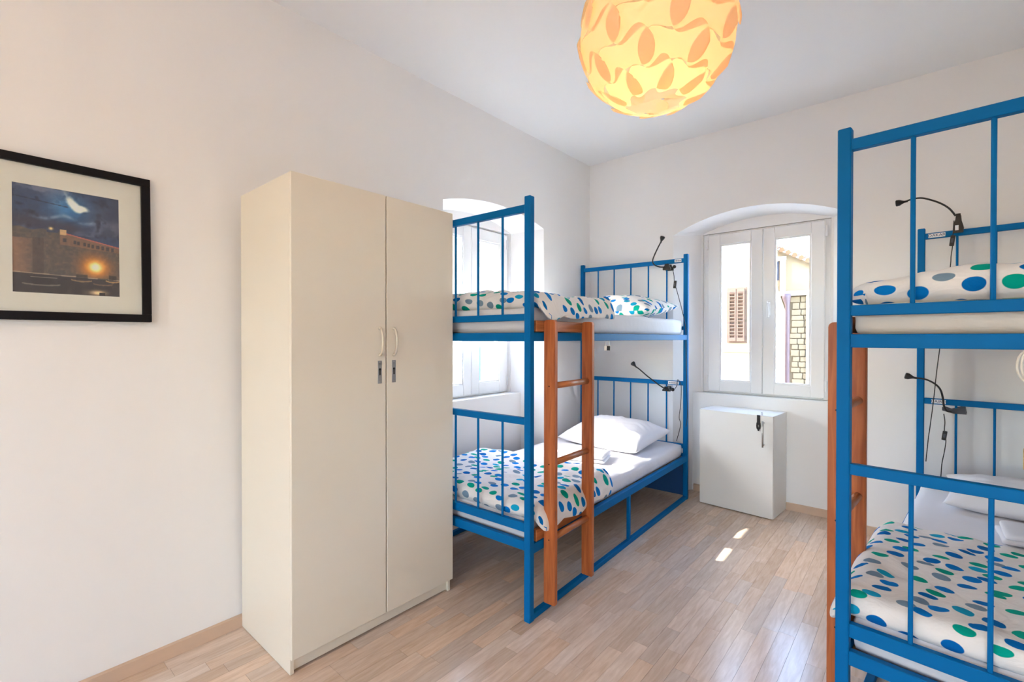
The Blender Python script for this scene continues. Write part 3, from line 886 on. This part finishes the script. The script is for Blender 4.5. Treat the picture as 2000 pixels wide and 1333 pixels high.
def duvet(B, x0, x1, y0, y1, z, h, label, seed, lump=.02, hang=0, tilt=0.0, fold=0.0, crown=.0):
    w, l = x1 - x0, y1 - y0
    def df(p):
        gx, gy = p.x + (x0 + x1) / 2, p.y + (y0 + y1) / 2
        k = p.z / h
        q = Vector((gx * 2.6 + seed, gy * 2.6, seed * 1.7))
        n = noise.noise(q) + .55 * noise.noise(q * 2.3) + .28 * noise.noise(q * 5.1)
        q2 = Vector((gx * 9 + gy * 5 + seed, gy * 8 - gx * 4, seed))
        p.z += lump * n * k + tilt * gy * k + .016 * (abs(noise.noise(q2)) - .28) * k
        p.z -= crown * k * (min(1, abs(gx) / (w / 2)) ** 3) * h
        e = Vector((gx * 4 + seed * 2, gy * 4, p.z * 5))
        j = noise.noise(e)
        if abs(p.x) > w / 2 - .12: p.x += math.copysign(.022 * j, p.x)
        if abs(p.y) > l / 2 - .12: p.y += .030 * noise.noise(e * .8 + Vector((7, 3, 1)))
        over = (B.side * gx) - (B.W / 2 - .035)
        if hang and over > 0:
            p.z -= min(over * 14, 1) ** 1.4 * hang * (.7 + .6 * abs(j)); p.x -= B.side * over * .15
        if fold:
            p.z += fold * k * math.exp(-((gy - y1 + .09) / .07) ** 2)
        return p
    bm = soft_box(w, l, h, min(h * .48, .05), (56, 56, 8), df)
    o = obj('duvet', bm, 'dotted_cotton', None, smooth=True, loc=B.M @ Vector(((x0 + x1) / 2, (y0 + y1) / 2, z + B.dz)), rot=(0, 0, B.root.rotation_euler.z))
    return tag(o, label, 'duvet', 'dotted duvets')
duvet(BA, -.47, .535, .075, .84, 1.462, .105, 'blue and green dotted duvet folded on the left upper bunk', 2.0, .030, hang=.085, crown=.15)
duvet(BA, -.475, .540, .045, .80, .452, .085, 'blue and green dotted duvet folded on the left lower bunk', 6.0, .016, hang=.075, fold=.02)
duvet(BB, -.478, .47, .040, 1.60, 1.436, .086, 'blue and green dotted duvet spread on the right-hand upper bunk', 11.0, .022, crown=.40)
duvet(BB, -.540, .475, .045, .93, .452, .080, 'blue and green dotted duvet folded on the right-hand lower bunk', 17.0, .010, hang=.06)

def pillow(B, x, y, z, w, l, h, rz, rx, m, label, seed, ry=0.0):
    o = obj('pillow', pillow_mesh(w, l, h, seed), m, None, smooth=True, loc=B.M @ Vector((x, y, z + B.dz)),
            rot=(rx, ry, B.root.rotation_euler.z + rz))
    return tag(o, label, 'pillow')
pillow(BA, .05, 1.76, 1.462, .84, .54, .195, -.04, .10, 'dotted_cotton', 'blue and green dotted pillow on the left upper bunk', 3.3)
pillow(BA, .04, 1.77, .458, .74, .52, .205, -.12, .16, 'sheet', 'plump white pillow on the left lower bunk', 8.1)
pillow(BB, -.02, 1.74, .458, .66, .44, .150, .03, .12, 'sheet', 'white pillow on the right-hand lower bunk', 12.7)

def towel(B, x, y, z, label, rz, w=.30, l=.24):
    t = thing('folded_towel', label, 'towel', B.M @ Vector((x, y, z + B.dz)), B.root.rotation_euler.z + rz)
    for k in range(2):
        def df(p, k=k):
            q = Vector((p.x * 7 + k * 5 + x, p.y * 7, 2)); p.z += noise.noise(q) * .006; p.x += noise.noise(q * .7) * .008; return p
        obj('towel_layer', soft_box(w - .015 * k, l - .01 * k, .026, .012, (16, 14, 3), df), 'sheet', t, smooth=True, loc=(.003 * k, 0, .023 * k))
towel(BA, .10, 1.22, .462, 'folded white towel on the left lower bunk', .25)
towel(BB, -.015, 1.24, .462, 'folded white towel on the right-hand lower bunk', .1, .26, .22)

# reading lamps clamped to the head rails
def reading_lamp(B, X, label, neck, head, clamp, cord, switch, extra=None, ball=None, flat=False):
    y = B.L - PW - .028
    c = Vector((X((clamp[0][0] + clamp[1][0]) / 2), y, (clamp[0][1] + clamp[1][1]) / 2))
    t = thing('reading_lamp', label, 'lamp', B.M @ c, B.root.rotation_euler.z, 'clip-on reading lamps')
    P = lambda u, z, dy=0: Vector((X(u), y + dy, z)) - c
    xs = sorted((X(clamp[0][0]) - c.x, X(clamp[1][0]) - c.x)); zs = sorted((clamp[0][1] - c.z, clamp[1][1] - c.z))
    # clamp: two jaws that taper, and a hinge roll
    bm = bmesh.new()
    for ya, yb in ((-.006, .012), (.058, .072)):
        v = []
        wide, narrow = (xs[1] - xs[0]), (xs[1] - xs[0]) * .55
        if flat:
            pr = [(xs[0], zs[0] + .35 * (zs[1] - zs[0])), (xs[0], zs[1] - .1 * (zs[1] - zs[0])), (xs[0] + wide * .35, zs[0] + .55 * (zs[1] - zs[0])),
                  (xs[0] + wide * .75, zs[1]), (xs[1] - wide * .06, zs[1]), (xs[1], zs[0]), (xs[0] + wide * .45, zs[0])]
        else:
            pr = [(xs[0], zs[0]), (xs[1], zs[0]), (xs[1], zs[0] + .35 * (zs[1] - zs[0])), (xs[0] + .78 * wide, zs[1] - .3 * (zs[1] - zs[0])),
                  (xs[0] + .72 * wide, zs[1]), (xs[0] + .28 * wide, zs[1]), (xs[0] + .22 * wide, zs[1] - .3 * (zs[1] - zs[0])), (xs[0], zs[0] + .35 * (zs[1] - zs[0]))]
        a = [bm.verts.new((p[0], ya, p[1])) for p in pr]; b = [bm.verts.new((p[0], yb, p[1])) for p in pr]
        bm.faces.new(a); bm.faces.new(b[::-1])
        for k in range(len(pr)):
            bm.faces.new((a[k], b[k], b[(k + 1) % len(pr)], a[(k + 1) % len(pr)]))
    zt = zs[1] - .010 if not flat else zs[0] + .008
    tube(bm, [((xs[0] + xs[1]) / 2, -.006, zt), ((xs[0] + xs[1]) / 2, .072, zt)], .009, 10)
    bmesh.ops.recalc_face_normals(bm, faces=bm.faces)
    obj('clamp', bm, 'grey_plastic' if flat else 'black_plastic', t)
    if ball:
        bm = lathe(bmesh.new(), [(.004, -.012), (.012, -.010), (.015, 0), (.012, .010), (.004, .012)], 12, frame_axis(P(ball[0], ball[1]), (0, 1, 0)))
        o = obj('clamp_knob', bm, 'black_plastic', t, smooth=True)
    n_ = len(neck)
    bend = lambda k: -.012 - .05 * math.sin(PI * k / (n_ - 1) * .5)
    pts = catmull([P(u, z, bend(k)) for k, (u, z) in enumerate(neck)], 6)
    obj('gooseneck', tube(bmesh.new(), pts, .0052, 8), 'black_plastic', t, smooth=True)
    d = (P(*head[1]) - P(*head[0])); d.y = -.004
    dn = d.normalized(); base = pts[-1]
    bm = lathe(bmesh.new(), [(.0058, -.012), (.0068, .004), (.010, .012), (.0185, .028), (.0195, .042), (.016, .046), (.008, .047)], 18, frame_axis(base, dn))
    hd = obj('lamp_head', bm, 'black_plastic', t, smooth=True)
    bm = lathe(bmesh.new(), [(.0145, .0462), (.010, .0478), (.003, .0482)], 16, frame_axis(base, dn))
    obj('lens', bm, 'plate_steel', hd)
    cp = catmull([P(u, z, .004 if k else 0) for k, (u, z) in enumerate(cord)], 5)
    obj('cord', tube(bmesh.new(), cp, .0026, 6), 'black_plastic', t, smooth=True)
    if switch:
        (ua, za), (ub, zb) = switch
        A = P(ua, za, .004); Bq = P(ub, zb, .004)
        mid = (A + Bq) / 2; hh = abs(za - zb) / 2
        bm = bx(-.0105, .0105, -.009, .009, -hh, hh, .004, 2)
        s = obj('switch', bm, 'black_plastic', t, loc=mid, rot=(0, .12, 0))
        obj('rocker', bx(-.005, .005, -.0115, -.008, -hh * .4, hh * .4, .001), 'grey_plastic', s)
    if extra:
        (ua, za), (ub, zb) = extra
        A, Bq = P(ua, za), P(ub, zb)
        obj('paper_label', bx(min(A.x, Bq.x), max(A.x, Bq.x), -.0075, -.006, min(A.z, Bq.z), max(A.z, Bq.z)), 'sticker', t)
    return t
reading_lamp(BA, xA, 'black gooseneck lamp clamped to the left upper bunk headboard, head raised',
    [(.161, 1.906), (.209, 1.911), (.248, 1.932), (.257, 1.963), (.240, 2.004), (.209, 2.061), (.180, 2.110)], [(.174, 2.117), (.161, 2.149)],
    [(.187, 1.884), (.122, 1.934)], [(.105, 1.884), (.096, 1.829), (.092, 1.786), (.079, 1.731), (.053, 1.637), (.024, 1.523), (.0, 1.40), (-.004, 1.197), (-.010, .95), (-.016, .70), (-.004, .60)],
    [(.095, 1.790), (.080, 1.728)], ball=(.092, 1.904))
reading_lamp(BA, xA, 'black gooseneck lamp clamped to the left lower bunk headboard',
    [(.157, .895), (.214, .934), (.295, .995), (.359, 1.049), (.397, 1.076)], [(.401, 1.078), (.425, 1.104)],
    [(.188, .878), (.123, .915)], [(.085, .900), (.068, .935), (.064, .977), (.045, .96), (.034, .921), (.038, .778), (.050, .672), (.038, .610), (.071, .475)],
    None, ball=(.102, .895))
reading_lamp(BB, xB, 'black arched gooseneck lamp clamped to the right-hand upper bunk headboard',
    [(.173, 2.036), (.148, 2.079), (.114, 2.113), (.073, 2.140), (.026, 2.162), (-.015, 2.164), (-.050, 2.155)], [(-.056, 2.153), (-.091, 2.150)],
    [(.162, 1.938), (.206, 2.049)], [(.166, 2.012), (.162, 1.941), (.160, 1.865), (.154, 1.805), (.150, 1.730), (.124, 1.457), (.107, 1.258), (.094, 1.119), (.081, .947), (.068, .806), (.057, .695), (.048, .569)],
    [(.150, 1.927), (.168, 1.864)], extra=((.171, 1.981), (.186, 1.952)))
reading_lamp(BB, xB, 'dark grey gooseneck lamp clamped to the right-hand lower bunk headboard',
    [(.161, .885), (.141, .892), (.129, .922), (.125, .967), (.115, 1.015), (.092, 1.048), (.050, 1.073), (-.001, 1.080)], [(-.007, 1.081), (-.039, 1.089)],
    [(.120, .876), (.225, .914)], [(.127, .869), (.132, .821), (.130, .768), (.137, .711), (.131, .646), (.120, .567), (.116, .489)],
    [(.121, .767), (.140, .712)], flat=True)

# padlock hanging under the upper side rail of the left bunk
def padlock():
    p = wpt(BA, .493 - .012, .794, 1.302)
    t = thing('padlock', 'small steel padlock hanging under the left upper bunk rail', 'padlock', p, BA.root.rotation_euler.z + .5)
    bm = tube(bmesh.new(), catmull([(-.009, 0, -.028), (-.009, 0, -.006), (-.005, 0, .001), (.005, 0, .001), (.009, 0, -.006), (.009, 0, -.028)], 4), .0025, 8)
    obj('shackle', bm, 'steel', t, smooth=True)
    obj('body', bx(-.017, .017, -.008, .008, -.058, -.026, .004, 2), 'steel', t)
    obj('cover', bx(-.004, .016, -.0105, -.0075, -.056, -.030, .002), 'black_plastic', t)
padlock()

# cord loops hanging at the foot of the right-hand bunk
def cord_loops():
    p = wpt(BB, -.50 + .408, -.012, 1.30)
    t = thing('hanging_cord', 'looped white cord hanging from the foot of the right-hand bunk', 'cord', p, BB.root.rotation_euler.z)
    for k, (r, h, dy) in enumerate(((.026, .085, 0), (.018, .080, -.006))):
        pts = [(r * math.sin(2 * PI * i / 24), dy - .004, -.035 - h * (1 - math.cos(2 * PI * i / 24)) / 2 + .04) for i in range(25)]
        obj('loop', tube(bmesh.new(), pts, .0028, 6, caps=False), 'cord_white', t, smooth=True)
    obj('tail', tube(bmesh.new(), catmull([(0, -.004, -.08), (.004, -.004, -.14), (.001, -.004, -.20), (.003, -.004, -.25)], 5), .0025, 6), 'cord_white', t, smooth=True)
    obj('plug', lathe(bmesh.new(), [(.006, -.02), (.013, -.012), (.014, .008), (.006, .02)], 14, Matrix.Translation((.003, -.004, -.165))), 'grey_knob', t, smooth=True)
    obj('wooden_toggle', bx(-.014, .012, -.014, .002, -.295, -.240, .004, 2), 'tan_wood', t)
cord_loops()

# ------------------------------------------------------------------ pendant lamp
def pendant():
    cx, cy_, cz = -0.661, 1.485, 2.303
    t = thing('pendant_lamp', 'glowing round pendant lamp of interlocking curved pieces hanging from the ceiling', 'lamp', (cx, cy_, HC))
    dz = cz - HC
    R = 0.236
    rp = 21.0
    rows = [(-58, 8, 0.0), (-37, 8, .5), (-16, 8, 0.0), (5, 8, .5), (26, 8, 0.0), (47, 8, .5), (66, 8, 0.0)]
    sq = 0.95
    for r_, (lat, n, off) in enumerate(rows):
        la = math.radians(lat)
        pitch = 2 * PI * math.cos(la) / n * R
        rowh = math.radians(rp) * R
        for k in range(n):
            lo = 2 * PI * (k + off) / n + .30
            c = Vector((math.cos(la) * math.cos(lo), math.cos(la) * math.sin(lo), math.sin(la)))
            east = Vector((-math.sin(lo), math.cos(lo), 0)); north = c.cross(east)
            bm = bmesh.new(); NX, NY_ = 22, 8
            g = {}
            for i in range(NX + 1):
                xi = -1 + 2 * i / NX
                xi = math.copysign(1 - (1 - abs(xi)) ** 1.5, xi)      # finer towards the rounded ends
                x = xi * .70 * pitch
                Hh = (.5 * rowh) * 1.13 * (1 - .26 * math.cos(2 * PI * x / pitch)) * max(.02, 1 - abs(xi) ** 5) ** .5
                for j in range(NY_ + 1):
                    et = -1 + 2 * j / NY_
                    y = et * Hh + .10 * rowh * math.sin(PI * x / pitch)
                    pt = c * R + east * x + north * y
                    sp = pt.normalized() * R
                    p = sp.lerp(pt, .30)
                    out = .004 + .006 * xi + .004 * (1 - et * et)
                    g[i, j] = bm.verts.new(p + p.normalized() * out)
            for i in range(NX):
                for j in range(NY_):
                    bm.faces.new((g[i, j], g[i + 1, j], g[i + 1, j + 1], g[i, j + 1]))
            for v in bm.verts:
                v.co.z = v.co.z * sq + dz
            obj('shade_piece', bm, 'lamp_shade_plastic', t, smooth=True)
    obj('cable', tube(bmesh.new(), [(0, 0, -.03), (0, 0, dz + .06)], .004, 8), 'cord_white', t)
    obj('ceiling_rose', lathe(bmesh.new(), [(.012, -.045), (.045, -.03), (.05, -.001)], 24), 'white_pvc', t, smooth=True)
    obj('socket', lathe(bmesh.new(), [(.018, dz + .03), (.020, dz + .08), (.012, dz + .09)], 16), 'white_pvc', t, smooth=True)
    obj('bulb', lathe(bmesh.new(), [(.012, dz + .03), (.026, dz), (.032, dz - .03), (.024, dz - .055), (.006, dz - .066)], 18), 'bulb_glow', t, smooth=True)
    l = bpy.data.lights.new('bulb_light', 'POINT'); l.energy = 0.21; l.color = (1.0, 0.70, 0.40); l.shadow_soft_size = .05
    lo_ = bpy.data.objects.new('bulb_light', l); lo_.location = (cx, cy_, cz - .09); COL.objects.link(lo_)
pendant()

# unseen glowing ball added on the ceiling behind the viewer as warm fill
def globe():
    t = thing('fill_light_globe', 'unseen warm glowing ball added behind the viewer as fill light', 'lamp', (-0.7, -1.25, HC))
    obj('ceiling_rose', lathe(bmesh.new(), [(.03, -.05), (.06, -.03), (.065, -.001)], 24), 'white_pvc', t, smooth=True)
    prof = [(max(.004, .15 * math.sin(PI * k / 16)), -.05 - .15 + .15 * math.cos(PI * k / 16)) for k in range(17)]
    obj('globe', lathe(bmesh.new(), prof[::-1], 28), 'fill_globe_glow', t, smooth=True)
globe()

# ------------------------------------------------------------------ outside
def outside():
    k = 16 / 9.0
    S = lambda x, z, kk=k: (x * kk, 1.32 + (z - 1.32) * kk)
    # plaster house straight opposite
    t = thing('plaster_house', 'sunlit pale plaster house with brown shutters seen through the back window', 'building', (-8, 16, -4))
    o0 = Vector((-8, 16, -4))
    def facade(pts, y0, y1):
        bm = bmesh.new()
        a = [bm.verts.new(Vector((x, y0, z)) - o0) for x, z in pts]; b = [bm.verts.new(Vector((x, y1, z)) - o0) for x, z in pts]
        bm.faces.new(a); bm.faces.new(b[::-1])
        for i in range(len(pts)):
            j = (i + 1) % len(pts); bm.faces.new((a[i], b[i], b[j], a[j]))
        bmesh.ops.recalc_face_normals(bm, faces=bm.faces)
        return bm
    e1, e2 = S(-1.92, 2.32), S(-1.765, 1.80)
    obj('house_wall', facade([(-16, -4), (e2[0], -4), e2, e1, (e1[0], 9), (-16, 9)], 16, 16.5), 'plaster_out', t)
    zl = S(0, 1.13)[1]
    obj('string_course', facade([(-16, zl - .10), (-3.9, zl - .10), (-3.9, zl), (-16, zl)], 15.93, 16.01), 'plaster_white', t)
    (xa, zb), (xb, za) = S(-2.60, 2.19), S(-2.33, 1.26)
    fr = obj('shutter_frame', facade([(xa - .05, za - .05), (xb + .05, za - .05), (xb + .05, zb + .05), (xa - .05, zb + .05)], 15.96, 16.01), 'shutter_brown', t)
    mid = (xa + xb) / 2
    for u, v in ((xa, mid - .008), (mid + .008, xb)):
        s = bpy.data.objects.new('shutter', None); link(s, t)
        bm = bmesh.new()
        for a, b, c, d in ((u, u + .045, za, zb), (v - .045, v, za, zb), (u + .045, v - .045, za, za + .12), (u + .045, v - .045, zb - .10, zb)):
            box(bm, a - o0.x, b - o0.x, -.10, -.045, c - o0.z, d - o0.z)
        obj('shutter_stiles', bm, 'shutter_brown', s)
        nsl = 13
        for i in range(nsl):
            zz = za + .12 + (zb - za - .22) * (i + .5) / nsl
            obj('slat', bx(u + .04 - o0.x, v - .04 - o0.x, -.012, .012, -.045, .045), 'shutter_brown', s, loc=(0, -.075, zz - o0.z), rot=(.7, 0, 0))
    # stone house further back
    k2 = 18.7 / 10.5
    o0 = Vector((-3, 18.7, -4))
    t = thing('stone_house', 'stone house with drainpipe and tiled roof edge seen through the right pane', 'building', o0)
    S2 = lambda x, z: S(x, z, k2)
    rl, rr = S2(-2.75, 3.42), S2(-1.0, 2.42)
    zs = S2(0, 2.2)[1]
    obj('upper_wall', facade([(rl[0], zs), (rr[0], zs), rr, rl], 18.7, 19.2), 'plaster_out', t)
    obj('lower_wall', facade([(rl[0], -4), (rr[0], -4), (rr[0], zs), (rl[0], zs)], 18.86, 19.2), 'mortar_out', t)
    obj('string_course', facade([(rl[0], zs - .10), (rr[0], zs - .10), (rr[0], zs + .05), (rl[0], zs + .05)], 18.58, 18.9), 'plaster_white', t)
    d = Vector((rr[0] - rl[0], 0, rr[1] - rl[1])).normalized()
    roof = bpy.data.objects.new('roof_edge', None); link(roof, t)
    nt_ = 16; Lr = math.hypot(rr[0] - rl[0], rr[1] - rl[1])
    for i in range(nt_):
        p = Vector((rl[0], 18.55, rl[1] + .04)) + d * (Lr * (i + .5) / nt_)
        bm = tube(bmesh.new(), [(0, -.06, 0), (0, .5, .12)], .085, 8)
        obj('roof_tile', bm, 'roof_tile', roof, loc=p - o0)
    (xw0, zw1), (xw1, zw0) = S2(-2.26, 2.83), S2(-2.10, 2.46)
    w = obj('window_recess', bx(xw0 - o0.x, xw1 - o0.x, -.02, .02, zw0 - o0.z, zw1 - o0.z), 'dark_glass', t)
    obj('lintel', bx(xw0 - .1 - o0.x, xw1 + .22 - o0.x, -.06, .0, zw1 + .02 - o0.z, zw1 + .16 - o0.z), 'plaster_white', t)
    obj('jamb', bx(xw1 + .03 - o0.x, xw1 + .20 - o0.x, -.06, .0, zs - o0.z + .06, zw1 + .01 - o0.z), 'plaster_white', t)
    (xp, zp), (xq, zq) = S2(-1.965, 2.15), S2(-1.935, .2)
    bm = tube(bmesh.new(), [(xp - o0.x, -.08, zp - o0.z + .05), (xp - o0.x, -.08, zp - o0.z - .10), (xp + .03 - o0.x, -.08, zp - o0.z - .35), (xp + .03 - o0.x, -.08, -.0)], [.16, .13, .075, .075], 12)
    obj('drainpipe', bm, 'pipe_mauve', t, smooth=True)
    # stones of the lower wall
    x0 = xp + .16; rnd = random.Random(3)
    stone_me = []
    for q in range(5):
        bm = bx(-.5, .5, -.5, .5, -.5, .5, .10, 2)
        for v in bm.verts: v.co += Vector((rnd.uniform(-.04, .04), rnd.uniform(-.04, .04), rnd.uniform(-.05, .05)))
        me = bpy.data.meshes.new('stone'); bm.to_mesh(me); bm.free(); me.materials.append(MATS['stone_out']); stone_me.append(me)
    lw = [c for c in t.children if c.name.startswith('lower_wall')][0]
    z = -.9
    while z < zs - .25:
        h = rnd.uniform(.17, .24); x = x0 + rnd.uniform(-.1, 0)
        while x < x0 + 1.0:
            wd = rnd.uniform(.18, .40)
            o = bpy.data.objects.new('stone', rnd.choice(stone_me)); o.scale = (wd - .03, .12, h - .025)
            o.location = (x + wd / 2 - o0.x, .15, z + h / 2 - o0.z); link(o, lw)
            x += wd
        z += h
    xs_ = S2(-1.61, 0)[0]
    obj('corner_strip', bx(xs_ - o0.x - .06, xs_ - o0.x + .06, .02, .10, 0, zs - .1 - o0.z), 'plaster_white', t)
    # house on the sunny side, seen past the left window
    o0 = Vector((-8.2, 8.6, -4))
    t = thing('side_house', 'pale house with a turquoise shutter seen through the left window', 'building', o0)
    obj('house_wall', bx(-.4, 0, -3.2, 4.5, 0, 8.0), 'plaster_out', t)
    sh = bpy.data.objects.new('shutter', None); link(sh, t); sh['label'] = 'turquoise shutter'
    y0_ = 7.93 - o0.y
    obj('shutter_board', bx(0, .05, y0_, y0_ + .34, 3.2, 5.1), 'shutter_turquoise', sh)
    for i in range(7):
        obj('batten', bx(.05, .065, y0_ + .03, y0_ + .31, 3.3 + i * .25, 3.45 + i * .25), 'shutter_turquoise', sh)
    g = obj('street', bx(-30, 20, 4.7, 40, -4.2, -4.0), 'street'); struct(g)
outside()
